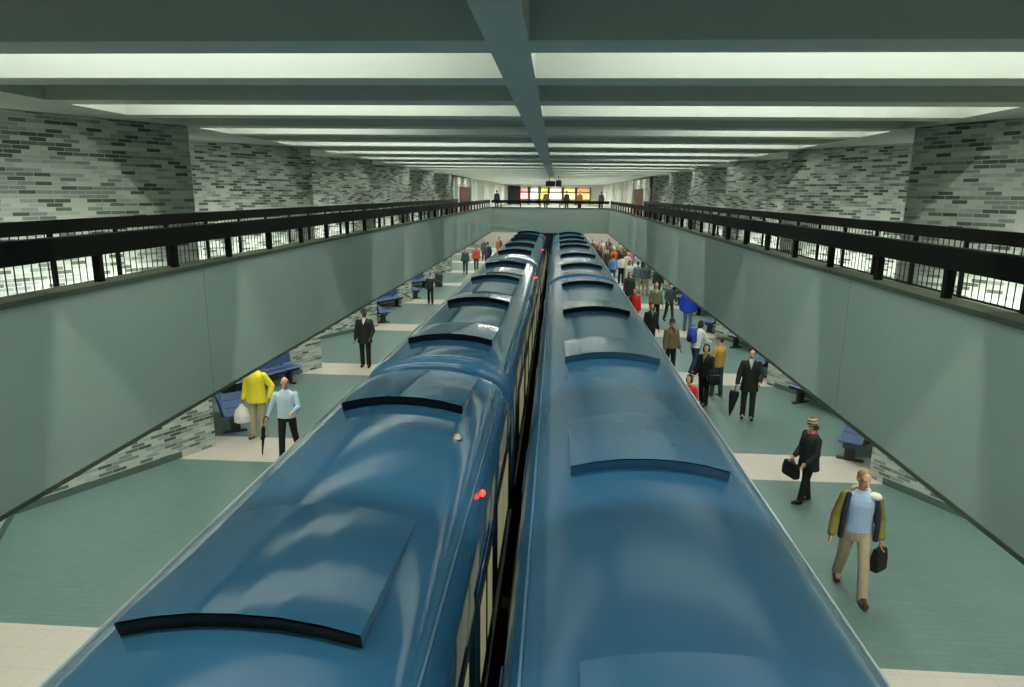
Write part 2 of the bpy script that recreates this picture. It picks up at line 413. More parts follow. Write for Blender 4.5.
# ------------------------------------------------------------------ trains
PROF = [(0, 2.70), (.25, 2.69), (.5, 2.655), (.75, 2.595), (.92, 2.53), (1.04, 2.455), (1.125, 2.34), (1.18, 2.2), (1.21, 2.0), (1.22, 1.75), (1.22, 1.2), (1.22, .62), (1.22, .56), (1.21, .1), (1.17, -.35), (1.05, -.5)]
def roof_z(x):
    x = abs(x)
    for (a, za), (b_, zb) in zip(PROF, PROF[1:]):
        if a <= x <= b_: return za + (zb - za) * (x - a) / max(b_ - a, 1e-6)
    return 2.2
FULL = [(-x, z) for x, z in PROF[::-1]] + PROF[1:]
def make_car(name, label, xc, d0, d1, vents, side, vfront, lamps=(), knob=None, group=None, sidewin=True):
    blue = M['blue'] if side > 0 else M['blue_satin']
    t = thing(name, label, 'train car', (xc, (d0 + d1) / 2, -1.0), group=group)
    yc = (d0 + d1) / 2; Z = 1.0   # parts are written in platform heights, then lifted by Z
    def P(x, y, z): return (x, y - yc, z + Z)
    b = MB(); rs = []
    ends = [(0, .93, .115), (.03, .965, .06), (.10, .985, .025), (.22, .995, .008), (.4, 1, 0)]
    secs = [(d0 + e, sc, dz) for e, sc, dz in ends]
    n = max(2, int((d1 - d0) / 1.0))
    secs += [(d0 + .4 + (d1 - d0 - .8) * i / n, 1, 0) for i in range(1, n)]
    secs += [(d1 - e, sc, dz) for e, sc, dz in ends[::-1]]
    for y, sc, dz in secs: rs.append([P(x * sc, y, z - dz * (1 if z > 1 else 0)) for x, z in FULL])
    b.rings(rs); bo = b.build('body', [blue, M['lower_side']], t, smooth=True)
    for q in bo.data.polygons:
        if q.center.z < .55 + Z: q.material_index = 1  # body faces below the sill take the near-black colour
    # roof gutters; the platform-side one carries a painted highlight
    for sx in (-1, 1):
        g = MB(); g.tube([P(sx * 1.075, d0 + .35, 2.425), P(sx * 1.075, d1 - .35, 2.425)], .011, 6)
        g.build('gutter', M['gutter'] if sx != side else M['gutter_blue'], t, smooth=True)
    # wedge roof vents: raised mouth towards -Y, flush at the far end
    for v in vents:
        L, w, h = 1.62, .735, .115
        xs = [-w + 2 * w * i / 30 for i in range(31)]
        b = MB()
        near_t = [P(x, v, roof_z(x) + h) for x in xs]; near_b = [P(x, v + .05, roof_z(x) - .03) for x in xs]
        mid_t = [P(x, v + L * .5, roof_z(x) + h * .62) for x in xs]
        far_t = [P(x, v + L, roof_z(x) + .012) for x in xs]; far_b = [P(x, v + L, roof_z(x) - .03) for x in xs]
        m = len(xs)
        b.add(near_t + mid_t + far_t, [(r * m + q, r * m + q + 1, (r + 1) * m + q + 1, (r + 1) * m + q) for r in range(2) for q in range(m - 1)], mi=0)
        ntop = len(b.f)
        b.add(far_t + far_b + near_b, [(r * m + q, r * m + q + 1, (r + 1) * m + q + 1, (r + 1) * m + q) for r in range(2) for q in range(m - 1)])
        for q in (0, m - 1):
            b.add([near_t[q], mid_t[q], far_t[q], far_b[q], near_b[q]], [(0, 1, 2, 3, 4) if q == 0 else (4, 3, 2, 1, 0)])
        vo = b.build('roof_vent', blue, t)
        for q in range(ntop): vo.data.polygons[q].use_smooth = True
        b = MB()
        lip = [P(x, v - .004, roof_z(x) + h - .012) for x in xs] + [P(x, v + .045, roof_z(x) - .02) for x in xs]
        back = [(x, y + .03, z) for x, y, z in lip]
        b.add(lip, [(i, i + m, i + m + 1, i + 1) for i in range(m - 1)])
        b.add(back, [(i, i + 1, i + m + 1, i + m) for i in range(m - 1)])
        b.build('intake', vfront if v < 13 else M['black'], vo)
    # side doors and windows
    if sidewin:
        x = side * 1.22
        y = d0 + 1.35; i = 0
        while y + 1.3 < d1:
            door = (i % 2 == 1)
            ww = 1.3 if door else 1.75
            if y + ww > d1 - .3: break
            if door:
                fr = box('door', blue, x, x + side * .012, y - yc, y + ww - yc, .60 + Z, 1.98 + Z, t)
                for q in (0, 1):
                    a = y + .1 + q * .62
                    box('door_window', M['gasket'], x + side * .012, x + side * .018, a - .03 - yc, a + .51 - yc, .98 + Z, 1.82 + Z, fr)
                    box('pane', M['pane'], x + side * .018, x + side * .022, a + .03 - yc, a + .45 - yc, 1.04 + Z, 1.76 + Z, fr)
            else:
                fr = box('window', M['gasket'], x, x + side * .012, y - yc, y + ww - yc, .98 + Z, 1.90 + Z, t)
                box('pane', M['pane'], x + side * .012, x + side * .016, y + .08 - yc, y + ww * .5 - .04 - yc, 1.06 + Z, 1.82 + Z, fr)
                box('pane', M['pane'], x + side * .012, x + side * .016, y + ww * .5 + .04 - yc, y + ww - .08 - yc, 1.06 + Z, 1.82 + Z, fr)
            y += ww + .55; i += 1
        box('sill_strip', M['sill'], x, x + side * .02, d0 + .3 - yc, d1 - .3 - yc, .56 + Z, .60 + Z, t)
    for d, xx, zz in lamps:
        b = MB(); b.ell(P(xx, d, zz), (.03, .05, .03)); b.build('marker_lamp', M['redlamp'], t, smooth=True)
    if knob:
        b = MB(); x, y = knob; z = roof_z(x)
        prof = [(.062, -.01), (.062, .015), (.045, .02), (.045, .045), (.02, .06)]
        b.rings([[P(x + r * math.cos(2 * PI * k / 14), y + r * math.sin(2 * PI * k / 14), z + zz) for k in range(14)] for r, zz in prof])
        b.build('roof_knob', M['steel'], t, smooth=True)
    # bogies
    for yy in (d0 + 2.6, d1 - 2.6):
        b = MB(); b.box(-1.0, 1.0, yy - 1.3 - yc, yy + 1.3 - yc, .02, .52)
        for sx in (-1, 1):
            for q in (-.85, .85):
                b.tube([(sx * .75 - .12, yy + q - yc, .28), (sx * .75 + .12, yy + q - yc, .28)], .42 if False else .3, 14)
        b.build('bogie', M['black'], t)
    return t
XL, XR = -1.80, .925
lampx = 1.15
make_car('metro_car', 'blue metro car with a round roof knob and a wide raised roof vent', XL, -7.0, 9.60, [-5.3, -1.0, 3.36, 7.66], 1, M['black'], lamps=[(6.05, lampx, 2.36)], knob=(.78, 6.92), group='train with raised roof vents')
make_car('metro_car', 'blue metro car coupled second, its rounded end against the car with the roof knob', XL, 9.92, 26.4, [11.4, 15.7, 20.2, 24.4], 1, M['black'], lamps=[(23.4, lampx, 2.36)], group='train with raised roof vents')
make_car('metro_car', 'blue metro car coupled third in the train with raised vents, half under the bridge', XL, 26.7, 43.2, [29.8, 34.1, 38.5, 42.4 - .9], 1, M['black'], lamps=[(35.4, lampx, 2.36)], group='train with raised roof vents')
make_car('metro_car', 'blue metro car of the vented train running on beneath the far bridge', XL, 43.5, 60, [45.0, 49.3, 53.6, 57.9], 1, M['black'], group='train with raised roof vents', sidewin=False)
make_car('metro_car', 'long blue metro car with a smooth glossy roof beside the crowded platform', XR, -5.0, 21.4, [-2.6, 1.75, 5.95, 10.3, 14.7, 19.2], -1, M['blue_satin'], lamps=[(9.0, -1.225, 1.5)], group='train at the crowded platform')
make_car('metro_car', 'blue metro car coupled behind the long smooth roof at the crowded platform', XR, 21.7, 38.3, [24.2, 28.5, 33.4, 37.0 - .5], -1, M['black'], group='train at the crowded platform')
make_car('metro_car', 'blue metro car of the crowded platform train running on under the bridge', XR, 38.6, 55, [40.2, 44.5, 48.8, 53.1], -1, M['black'], group='train at the crowded platform', sidewin=False)

# ------------------------------------------------------------------ benches and bin
def bench(x, y, rot, L, label):
    t = thing('platform_bench', label, 'bench', (x, y, 0), rot, group='blue benches in the wall bays')
    # local: +X along the bench, back towards +Y
    b = MB(); n = max(2, round(L / .62)); w = L / n
    for i in range(n):
        a = -L / 2 + i * w
        so = MB()
        prof = [(-.24, .44), (-.20, .47), (.0, .455), (.17, .445), (.22, .48), (.22, .45), (.17, .41), (.0, .42), (-.20, .43)]
        so.rings([[(xx, q, z) for q, z in prof] for xx in (a + .015, a + w - .015)])
        so.build('seat', M['seat_blue'], t)
        so = MB()
        prof = [(.22, .52), (.30, .86), (.325, .86), (.25, .52)]
        so.rings([[(xx, q, z) for q, z in prof] for xx in (a + .015, a + w - .015)])
        so.build('backrest', M['seat_blue'], t)
    b.box(-L / 2, L / 2, -.12, .12, .33, .41); b.build('beam', M['seat_dark'], t)
    for sx in (-1, 1):
        l = MB(); q = sx * (L / 2 - .3)
        l.box(q - .04, q + .04, -.10, .10, .04, .34); l.box(q - .05, q + .05, -.24, .26, 0, .04)
        l.box(q - .025, q + .025, .10, .27, .36, .42)
        l.add([(q - .025, .23, .42), (q + .025, .23, .42), (q + .025, .33, .84), (q - .025, .33, .84), (q - .025, .27, .42), (q + .025, .27, .42), (q + .025, .36, .84), (q - .025, .36, .84)],
              [(0, 1, 2, 3), (4, 7, 6, 5), (0, 3, 7, 4), (1, 5, 6, 2), (3, 2, 6, 7), (0, 4, 5, 1)])
        l.build('leg', M['seat_dark'], t)
    return t
ordn = ['first', 'second', 'third', 'fourth', 'fifth']
for s, nm in SIDES:
    t0, per = ((12.85, 6.50) if s < 0 else (12.40, 6.45))
    where = 'the crowded platform' if s > 0 else 'the quiet platform'
    for k in range(4):
        if s < 0 and k == 1: continue
        d = t0 + per * k
        # fold angle: wall runs outwards by VAL-TIP over per/2
        a = math.atan2(VAL - TIP, per / 2)
        dn = math.hypot(VAL - TIP, per / 2)
        def at_wall(y, outward, off):
            o = TIP + (VAL - TIP) * ((y - d) / (per / 2) if outward else (d + per - y) / (per / 2))
            # wall normal towards the hall
            ny = math.sin(a) * (1 if outward else -1); nx = -math.cos(a)
            return XC + s * (o + nx * off), y + ny * off
        x, y = at_wall(d + 1.25, True, .42)
        # bench faces the hall: its local +Y (back) points at the wall
        back = Vector((s * math.cos(a), -math.sin(a)))
        bench(x, y, math.atan2(back.y, back.x) - PI / 2, 1.9, 'short blue bench in the %s brick bay of %s' % (ordn[k], where))
        x, y = at_wall(d + per - 2.2, False, .50)
        back = Vector((s * math.cos(a), math.sin(a)))
        bench(x, y, math.atan2(back.y, back.x) - PI / 2, 2.3, 'long blue bench in the %s brick bay of %s' % (ordn[k], where))
t = thing('litter_bin', 'dark litter bin standing beyond the child with outstretched arms', 'bin', (-6.55, 37.7, 0))
b = MB(); b.rings([[(r * math.cos(2 * PI * k / 20), r * math.sin(2 * PI * k / 20), z) for k in range(20)] for r, z in ((.20, 0), (.22, .04), (.22, .62), (.20, .66))]); b.build('body', M['bin'], t)
b = MB(); b.rings([[(r * math.cos(2 * PI * k / 20), r * math.sin(2 * PI * k / 20), z) for k in range(20)] for r, z in ((.24, .66), (.24, .70), (.20, .76), (.09, .80))]); b.build('lid', M['bin'], t)

# ------------------------------------------------------------------ people
REMESH = []
def organic(mb, name, m, parent, vox, smooth=3, paint=None):
    o = mb.build(name, m, parent)
    r = o.modifiers.new('r', 'REMESH'); r.mode = 'VOXEL'; r.voxel_size = vox; r.use_smooth_shade = True
    if smooth:
        q = o.modifiers.new('s', 'SMOOTH'); q.factor = .5; q.iterations = smooth
    REMESH.append((o, paint)); return o
MC = {}
def cloth(c, rough=.75):
    k = tuple(c) + (rough,)
    if k not in MC: MC[k] = mat('cloth', c, rough, spec=.25, var=.12, vscale=14)
    return MC[k]
SKIN = mat('skin', (.56, .30, .20), .5); SKIN2 = mat('skin_tan', (.42, .21, .13), .5); SKIN3 = mat('skin_brown', (.12, .055, .035), .5)
EYE = mat('eye_dark', (.03, .02, .02), .3); LIP = mat('lip', (.40, .13, .10), .5)
BLK = (.012, .013, .012); CHAR = (.03, .035, .032); BEIGE = (.44, .36, .24); JEAN = (.05, .08, .14); BROWN = (.06, .03, .018)

def rotx(v, a): return Vector((v.x, v.y * math.cos(a) - v.z * math.sin(a), v.y * math.sin(a) + v.z * math.cos(a)))
def person(label, pos, h=1.72, face=0, vox=.016, skin=SKIN, hair=(.03, .018, .01), style='short', top=BLK, kind='jacket', shirt=None,
           legs=BLK, shoes=BLK, gait=((4, 2), (-4, 4)), arms=((4, 8, 12, 0), (4, 8, 12, 0)), lean=0, head=(0, 8), wide=1.0, hat=None, hem=.0, scarf=None, group=None, hood=None):
    """face: heading in degrees, 0 looks along +Y, 180 towards the camera end. gait: (hip swing, knee bend) for the -X leg and the +X leg; arms: (swing, out, elbow, inward)."""
    k = h / 1.75
    t = thing('person', label, 'person', (pos[0], pos[1], pos[2] if len(pos) > 2 else 0), math.radians(face), group=group)
    R = math.radians
    near = vox < .01
    # --- skeleton
    pel = Vector((0, 0, .95)); J = {}
    low = 9
    for i, sx in enumerate((-1, 1)):
        a, kb = R(gait[i][0]), R(gait[i][1])
        hip = pel + Vector((sx * .092, 0, -.03))
        kn = hip + Vector((sx * .015, math.sin(a), -math.cos(a))) * .43
        an = kn + Vector((sx * .01, math.sin(a - kb), -math.cos(a - kb))) * .41
        J['hip', sx], J['kn', sx], J['an', sx] = hip, kn, an
        pitch = a - kb
        J['pitch', sx] = max(min(pitch * .6, .5), -.5)
        low = min(low, an.z - .085)
    up = Vector((0, 0, -low))
    for q in list(J):
        if q[0] != 'pitch': J[q] = J[q] + up
    pel = pel + up
    ln = R(lean)
    def tor(x, y, z): return pel + rotx(Vector((x, y, z - .95)), -ln)
    sh_w = .172 * wide
    for i, sx in enumerate((-1, 1)):
        f, out, el, inw = [R(q) for q in arms[i]]
        sh = tor(sx * sh_w, -.005, 1.385)
        ua = Vector((sx * math.sin(out), math.sin(f) * math.cos(out), -math.cos(f) * math.cos(out))) * .29
        e = sh + ua
        g = f + el
        fa = Vector((sx * math.sin(out - inw), math.sin(g) * math.cos(out - inw), -math.cos(g) * math.cos(out - inw))) * .25
        w = e + fa
        J['sh', sx], J['el', sx], J['wr', sx], J['fd', sx] = sh, e, w, fa.normalized()
    neck0, hc = tor(0, -.012, 1.46), tor(0, .018, 1.635)
    yaw, pit = R(head[0]), R(head[1])
    HR = Matrix.Rotation(yaw, 3, 'Z') @ Matrix.Rotation(-pit, 3, 'X')
    def hp(x, y, z): return hc + HR @ Vector((x, y, z))
    S = lambda v: Vector(v) * k
    rt = (1, 0, 0)
    def tring(z, rx, ry, y=0): return (S(tor(0, y, z)), rx * k * wide, ry * k * (.5 + .5 * wide))
    # --- body: one continuous skin
    b = MB()
    b.loft([tring(.86, .12, .09), tring(.95, .155, .105), tring(1.08, .135, .09), tring(1.25, .15, .105), tring(1.36, .165, .10), tring(1.43, .12, .075), tring(1.48, .055, .055)])
    b.cap(S(neck0 + Vector((0, 0, -.02))), S(hp(0, -.015, -.05)), .056 * k, .052 * k)
    b.ell(S(hp(0, -.012, .03)), (.074 * k, .092 * k, .090 * k), HR)
    b.ell(S(hp(0, .018, -.045)), (.056 * k, .066 * k, .075 * k), HR)
    b.ell(S(hp(0, .05, -.095)), (.028 * k, .026 * k, .024 * k), HR)
    b.cap(S(hp(0, .078, .012)), S(hp(0, .097, -.034)), .010 * k, .015 * k)
    b.cap(S(hp(-.04, .066, .028)), S(hp(.04, .066, .028)), .014 * k, .014 * k)
    for sx in (-1, 1): b.ell(S(hp(sx * .077, -.008, -.005)), (.012 * k, .022 * k, .034 * k), HR)
    for sx in (-1, 1):
        b.cap(S(J['sh', sx]), S(J['el', sx]), .05 * k, .041 * k); b.cap(S(J['el', sx]), S(J['wr', sx]), .041 * k, .028 * k)
        b.cap(S(J['hip', sx]), S(J['kn', sx]), .078 * k, .054 * k); b.cap(S(J['kn', sx]), S(J['an', sx]), .054 * k, .038 * k)
        b.cap(S(J['an', sx]), S(J['an', sx] + Vector((0, .12, -.045))), .036 * k, .03 * k)
        # hand: palm, four bent fingers, thumb
        d = J['fd', sx]; w = J['wr', sx]
        side = Vector((0, 1, 0)) - d * d.y
        if side.length < .2: side = Vector((1, 0, 0)) - d * d.x
        side.normalize(); nrm = side.cross(d).normalized() * -sx
        fr = max(.0085, vox * .62)
        palm = w + d * .05
        rotm = Matrix((side, d, nrm)).transposed()
        b.ell(S(palm), (.042 * k, .052 * k, .02 * k), rotm)
        for q, fl in ((-.031, .062), (-.0105, .075), (.0105, .08), (.031, .07)):
            p0 = palm + side * q + d * .04; p1 = p0 + d * fl * .5 + nrm * .008; p2 = p1 + d * fl * .35 + nrm * .028
            b.cap(S(p0), S(p1), fr * k, fr * k, 8); b.cap(S(p1), S(p2), fr * k, fr * .85 * k, 8)
        p0 = palm + side * .034 - d * .02; p1 = p0 + side * .026 + d * .03 + nrm * .01; p2 = p1 + d * .028 + nrm * .012
        b.cap(S(p0), S(p1), fr * 1.2 * k, fr * 1.1 * k, 8); b.cap(S(p1), S(p2), fr * 1.1 * k, fr * .9 * k, 8)
    paint = None
    if near or vox < .02:
        er = max(.011, vox * .7)
        paint = [(S(hp(-.030, .080, .006)), er, 1), (S(hp(.030, .080, .006)), er, 1)] + [(S(hp(q, .084, -.066)), .011, 2) for q in (-.016, 0, .016)]
    organic(b, 'body', [skin, EYE, LIP], t, vox, 2, paint)
    # --- hair / hats
    b = MB()
    hm = cloth(hair, .6)
    if style != 'none':
        b.ell(S(hp(0, -.026, .046)), (.083 * k, .090 * k, .088 * k), HR)
        b.ell(S(hp(0, -.05, -.01)), (.078 * k, .058 * k, .07 * k), HR)
        if style in ('bob', 'long'):
            for sx in (-1, 1): b.ell(S(hp(sx * .07, -.02, -.03)), (.03 * k, .055 * k, .085 * k), HR)
            b.ell(S(hp(0, -.06, -.06)), (.08 * k, .05 * k, .09 * k), HR)
        if style == 'long': b.loft([(S(hp(0, -.07, -.04)), .085 * k, .05 * k), (S(hp(0, -.085, -.22)), .085 * k, .035 * k), (S(hp(0, -.085, -.30)), .05 * k, .02 * k)])
        if style == 'balding':
            b = MB(); b.ell(S(hp(0, -.055, -.0)), (.084 * k, .058 * k, .06 * k), HR)
        organic(b, 'hair', hm, t, min(vox, .014), 2)
    if hat:
        kindh, hcol = hat; b = MB()
        if kindh == 'cap':
            b.ell(S(hp(0, -.02, .062)), (.09 * k, .10 * k, .075 * k), HR); b.ell(S(hp(0, .10, .055)), (.065 * k, .06 * k, .013 * k), HR)
        elif kindh == 'brim':
            b.ell(S(hp(0, -.012, .085)), (.088 * k, .10 * k, .065 * k), HR); b.ell(S(hp(0, .0, .055)), (.14 * k, .155 * k, .014 * k), HR)
        else:
            b.ell(S(hp(0, -.022, .05)), (.100 * k, .112 * k, .118 * k), HR); b.ell(S(hp(0, -.05, -.01)), (.09 * k, .075 * k, .09 * k), HR)
        organic(b, 'hat', hcol if not isinstance(hcol, tuple) else cloth(hcol), t, min(vox, .013), 2)
    # --- trousers
    b = MB()
    b.loft([tring(.80, .13, .11), tring(.90, .172, .122), tring(1.0, .158, .112), tring(1.05, .15, .105)])
    for sx in (-1, 1):
        b.cap(S(J['hip', sx] + Vector((0, 0, .0))), S(J['kn', sx]), .097 * k, .074 * k)
        b.cap(S(J['kn', sx]), S(J['an', sx] + Vector((0, -.004, -.018))), .073 * k, .064 * k)
    organic(b, 'trousers', cloth(legs), t, max(vox, .009), 2)
    # --- shoes
    for sx in (-1, 1):
        an = J['an', sx]; p = J['pitch', sx]; b = MB()
        fd = Vector((sx * .10, math.cos(p), math.sin(p))); dn = Vector((0, math.sin(p), -math.cos(p)))
        heel = an + dn * .045 - fd * .03; toe = an + dn * .052 + fd * .145
        b.cap(S(heel), S(toe), .042 * k, .036 * k); b.cap(S(an + dn * .01), S(an + dn * .03 + fd * .07), .045 * k, .036 * k)
        b.ell(S(an + dn * .07 + fd * .055), (.043 * k, .135 * k, .016 * k), Matrix.Rotation(p, 3, 'X'))
        organic(b, 'shoe', cloth(shoes, .45), t, max(vox * .8, .008), 2)
    # --- upper clothing
    def upper(name, m, grow, hemz, yo=0, sleeves=True, cuff=.9, neck=True):
        b = MB(); g = grow
        rs = []
        if hemz < .84: rs.append(tring(hemz, .185 + g, .135 + g, yo))
        rs += [tring(max(hemz, .87), .170 + g, .122 + g, yo), tring(1.02, .156 + g, .115 + g, yo), tring(1.16, .158 + g, .116 + g, yo), tring(1.30, .172 + g, .122 + g, yo),
               tring(1.37, .172 + g * .7, .112 + g * .8, yo), tring(1.425, .140 + g * .4, .092 + g * .5, yo), tring(1.46, .092 + g * .3, .076 + g * .3, yo * .7), tring(1.49, .070, .064, yo * .4)]
        b.loft(rs)
        if sleeves:
            for sx in (-1, 1):
                b.cap(S(J['sh', sx]), S(J['el', sx]), (.060 + g * .45) * k, (.055 + g * .55) * k)
                b.cap(S(J['el', sx]), S(J['el', sx].lerp(J['wr', sx], cuff)), (.054 + g * .55) * k, (.043 + g * .5) * k)
        organic(b, name, m, t, max(vox, .009), 3)
    def vee(c):
        b = MB(); g = .030
        b.loft([(S(tor(0, .098, 1.20)), .006 * k, .03 * k), (S(tor(0, .098, 1.28)), .026 * k, .052 * k), (S(tor(0, .088, 1.38)), .048 * k, .055 * k), (S(tor(0, .055, 1.455)), .062 * k, .052 * k), (S(tor(0, .01, 1.505)), .064 * k, .062 * k)])
        organic(b, 'shirt', cloth(c), t, max(vox * .8, .008), 2)
    tm = cloth(top)
    if kind == 'shirt': upper('shirt', tm, .004, .93 - hem)
    elif kind == 'jacket':
        upper('jacket', tm, .022, .86 - hem)
        if shirt: vee(shirt)
    elif kind == 'coat':
        upper('coat', tm, .024, .58 - hem)
        if shirt: vee(shirt)
    elif kind == 'puffer': upper('jacket', tm, .055, .84 - hem)
    elif kind == 'open':
        upper('shirt', cloth(shirt), .006, .92, sleeves=False)
        upper('jacket', tm, .022, .84 - hem, yo=-.048)
        b = MB()      # the two front panels hang open beside the shirt
        for sx in (-1, 1):
            ps = [(.150, .05, 1.43), (.178, .085, 1.25), (.190, .10, 1.05), (.195, .085, .86)]
            for p0, p1 in zip(ps, ps[1:]): b.cap(S(tor(sx * p0[0] * wide, p0[1], p0[2])), S(tor(sx * p1[0] * wide, p1[1], p1[2])), .036 * k, .036 * k)
        organic(b, 'jacket_front', cloth((.02, .03, .045)), t, max(vox, .009), 3)
    if scarf:
        b = MB(); N = 12
        for i in range(N):
            a0, a1 = 2 * PI * i / N, 2 * PI * (i + 1) / N
            q = lambda a: S(tor(.082 * math.cos(a), .075 * math.sin(a) - .005, 1.475 + .018 * math.sin(a) * -1))
            b.cap(q(a0), q(a1), .03 * k, .03 * k, 8)
        organic(b, 'scarf', cloth(scarf), t, max(vox, .009), 2)
    if hood:
        b = MB(); b.ell(S(tor(0, -.10, 1.43)), (.13 * k, .075 * k, .07 * k)); b.ell(S(tor(-.15, .02, 1.425)), (.08 * k, .10 * k, .042 * k)); organic(b, 'hood', cloth(hood), t, max(vox, .012), 2)
    Mw = Matrix.Translation(t.location) @ Matrix.Rotation(math.radians(face), 4, 'Z')
    return {'t': t, 'hand': {sx: Mw @ (S(J['wr', sx] + J['fd', sx] * .085)) for sx in (-1, 1)}, 'sh': {sx: Mw @ S(J['sh', sx]) for sx in (-1, 1)}, 'M': Mw, 'k': k, 'tor': tor, 'S': S}

def umbrella(top, tip, label, name='umbrella', crook=True, fat=.045):
    top, tip = Vector(top), Vector(tip); d = (tip - top); L = d.length; d.normalize()
    t = thing(name, label, 'umbrella', tuple(tip))
    def Q(a): return top + d * (a * L) - tip
    b = MB(); b.tube([Q(.0), Q(.25)], .012, 8); 
    if crook:
        sd = Vector((1, 0, 0)) - d * d.x; sd.normalize()
        b.tube([Q(0) + sd * (.045 - .045 * math.cos(a)) - d * .045 * math.sin(a) for a in [i * PI / 7 for i in range(8)]], .012, 8)
    b.build('handle', cloth((.05, .03, .02), .4), t, smooth=True)
    b = MB(); N = 16; rs = []
    sd = Vector((1, 0, 0)) - d * d.x; sd.normalize(); s2 = d.cross(sd)
    for a, r in ((.20, .012), (.22, fat * .9), (.32, fat * 1.0), (.5, fat * .8), (.75, fat * .45), (.93, .010)):
        rs.append([Q(a) + (sd * math.cos(2 * PI * i / N) + s2 * math.sin(2 * PI * i / N)) * r * (1.12 if i % 2 else .85) for i in range(N)])
    b.rings(rs); b.build('canopy', cloth((.012, .013, .014), .5), t)
    b = MB(); b.tube([Q(.92), Q(1.0)], .006, 6); b.build('tip', M['steel'], t)
    return t
def handbag(hand, label, col=BLK, w=.30, h=.24, dpt=.10, rot=0, name='handbag', drop=.10, cat='bag'):
    hand = Vector(hand)
    t = thing(name, label, cat, (hand.x, hand.y, hand.z - drop - h), rot)
    b = MB()
    b.rings([[(x * w / 2 * q, y * dpt / 2 * q2, z) for x, y in ((-1, -.8), (-.8, -1), (.8, -1), (1, -.8), (1, .8), (.8, 1), (-.8, 1), (-1, .8))] for q, q2, z in ((.9, .8, 0), (1, 1, .03), (.98, 1, h * .6), (.86, .7, h), (.8, .4, h + .01))])
    b.build('body', cloth(col, .5), t)
    b = MB()
    for y in (-.02, .02):
        b.tube([(-w * .25 + w * .5 * i / 8, y * (1 - abs(i - 4) / 8), h * .92 + math.sin(PI * i / 8) * (drop + .02)) for i in range(9)], .009, 6)
    b.build('handle', cloth(col, .5), t)
    return t

# striped knit material, used by the one hat that needs it
def stripe():
    m, nt, b_ = nodes_of('striped_knit')
    tc = nt.nodes.new('ShaderNodeTexCoord'); sp = nt.nodes.new('ShaderNodeSeparateXYZ'); nt.links.new(tc.outputs['Object'], sp.inputs[0])
    f = mth(nt, 'FRACT', mth(nt, 'MULTIPLY', sp.outputs[2], 20))
    r = nt.nodes.new('ShaderNodeValToRGB'); r.color_ramp.interpolation = 'CONSTANT'; e = r.color_ramp.elements
    e[0].color = (.05, .07, .04, 1); e[1].position = .34; e[1].color = (.45, .36, .18, 1); k_ = e.new(.67); k_.color = (.24, .06, .04, 1)
    nt.links.new(f, r.inputs[0]); nt.links.new(r.outputs[0], b_.inputs['Base Color']); b_.inputs['Roughness'].default_value = .9
    return m
# ---- crowded platform
NEAR, MID, FAR = .0085, .014, .02
p = person('older fair-haired man in an open olive jacket and blue shirt striding along the crowded platform', (4.06, 8.46), 1.80, 168, NEAR, hair=(.30, .20, .10), style='short',
           top=(.20, .17, .035), kind='open', hood=(.55, .52, .42), shirt=(.36, .48, .66), legs=BEIGE, shoes=BROWN, gait=((20, 6), (-16, 14)), arms=((-6, 14, 30, 12), (6, 18, 18, 6)), lean=3, head=(12, 6), wide=1.06)
hb = p['hand'][-1]
handbag(hb, 'black soft bag carried by the man in the open olive jacket', BLK, .24, .30, .12, .6, name='shoulder_bag', drop=.04)
b = MB()
p = person('woman in a striped knit hat, black leather jacket and pink scarf', (4.44, 11.22), 1.52, 100, NEAR, hair=(.05, .03, .02), style='bob', top=(.016, .02, .018), kind='jacket',
           legs=BLK, shoes=BLK, gait=((13, 3), (-5, 5)), arms=((4, 7, 40, 16), (8, 6, 34, 18)), head=(0, 24), wide=1.3, scarf=(.50, .05, .09), hem=.12,
           hat=('knit', stripe()))
handbag(p['hand'][1], 'black handbag held by the woman in the striped knit hat', BLK, .36, .26, .12, 1.9, drop=.06)
p = person('dark-haired man in a long black coat holding a folded umbrella', (4.66, 15.75), 1.71, 165, NEAR, hair=(.012, .01, .008), top=(.014, .018, .015), kind='coat', shirt=(.35, .42, .40),
           legs=(.02, .026, .02), shoes=BLK, gait=((5, 3), (-2, 3)), arms=((14, 14, 50, 22), (8, 14, 20, 6)), head=(4, 8), wide=1.04, hem=-.12)
h_ = p['hand'][1]
umbrella((h_.x - .02, h_.y - .04, h_.z + .10), (h_.x - .14, h_.y - .10, .06), 'folded black umbrella in the hand of the long-coated man', fat=.10)
p = person('man in a tan jacket and jeans looking along the crowded platform', (4.35, 17.55), 1.62, 40, MID, hair=(.03, .02, .012), top=(.42, .25, .06), kind='jacket', legs=(.035, .055, .07), shoes=(.20, .17, .04),
           gait=((8, 3), (-3, 2)), arms=((10, 20, 60, 30), (10, 16, 60, 30)), head=(25, 8), hat=('cap', (.10, .07, .04)))
p = person('short-haired woman in a black jacket beside the tan jacketed man', (3.82, 16.7), 1.58, 140, MID, hair=(.02, .012, .008), style='bob', top=(.012, .013, .012), kind='jacket', shirt=(.16, .17, .05), legs=BLK, shoes=BLK,
           arms=((6, 8, 30, 10), (4, 8, 20, 0)), head=(20, 6), hem=.04)
sh = p['sh'][-1]
handbag((sh.x + .02, sh.y - .26, .98), 'black shoulder bag with shiny clasps at the hip of the short-haired woman', BLK, .30, .24, .12, .3, name='shoulder_bag', drop=.10)
person('child in a bright red coat standing beside the train behind the short-haired woman', (2.95, 14.3), 1.42, 150, MID, hair=(.015, .012, .01), style='bob', top=(.55, .03, .025), kind='jacket', legs=BLK, head=(-10, 0))
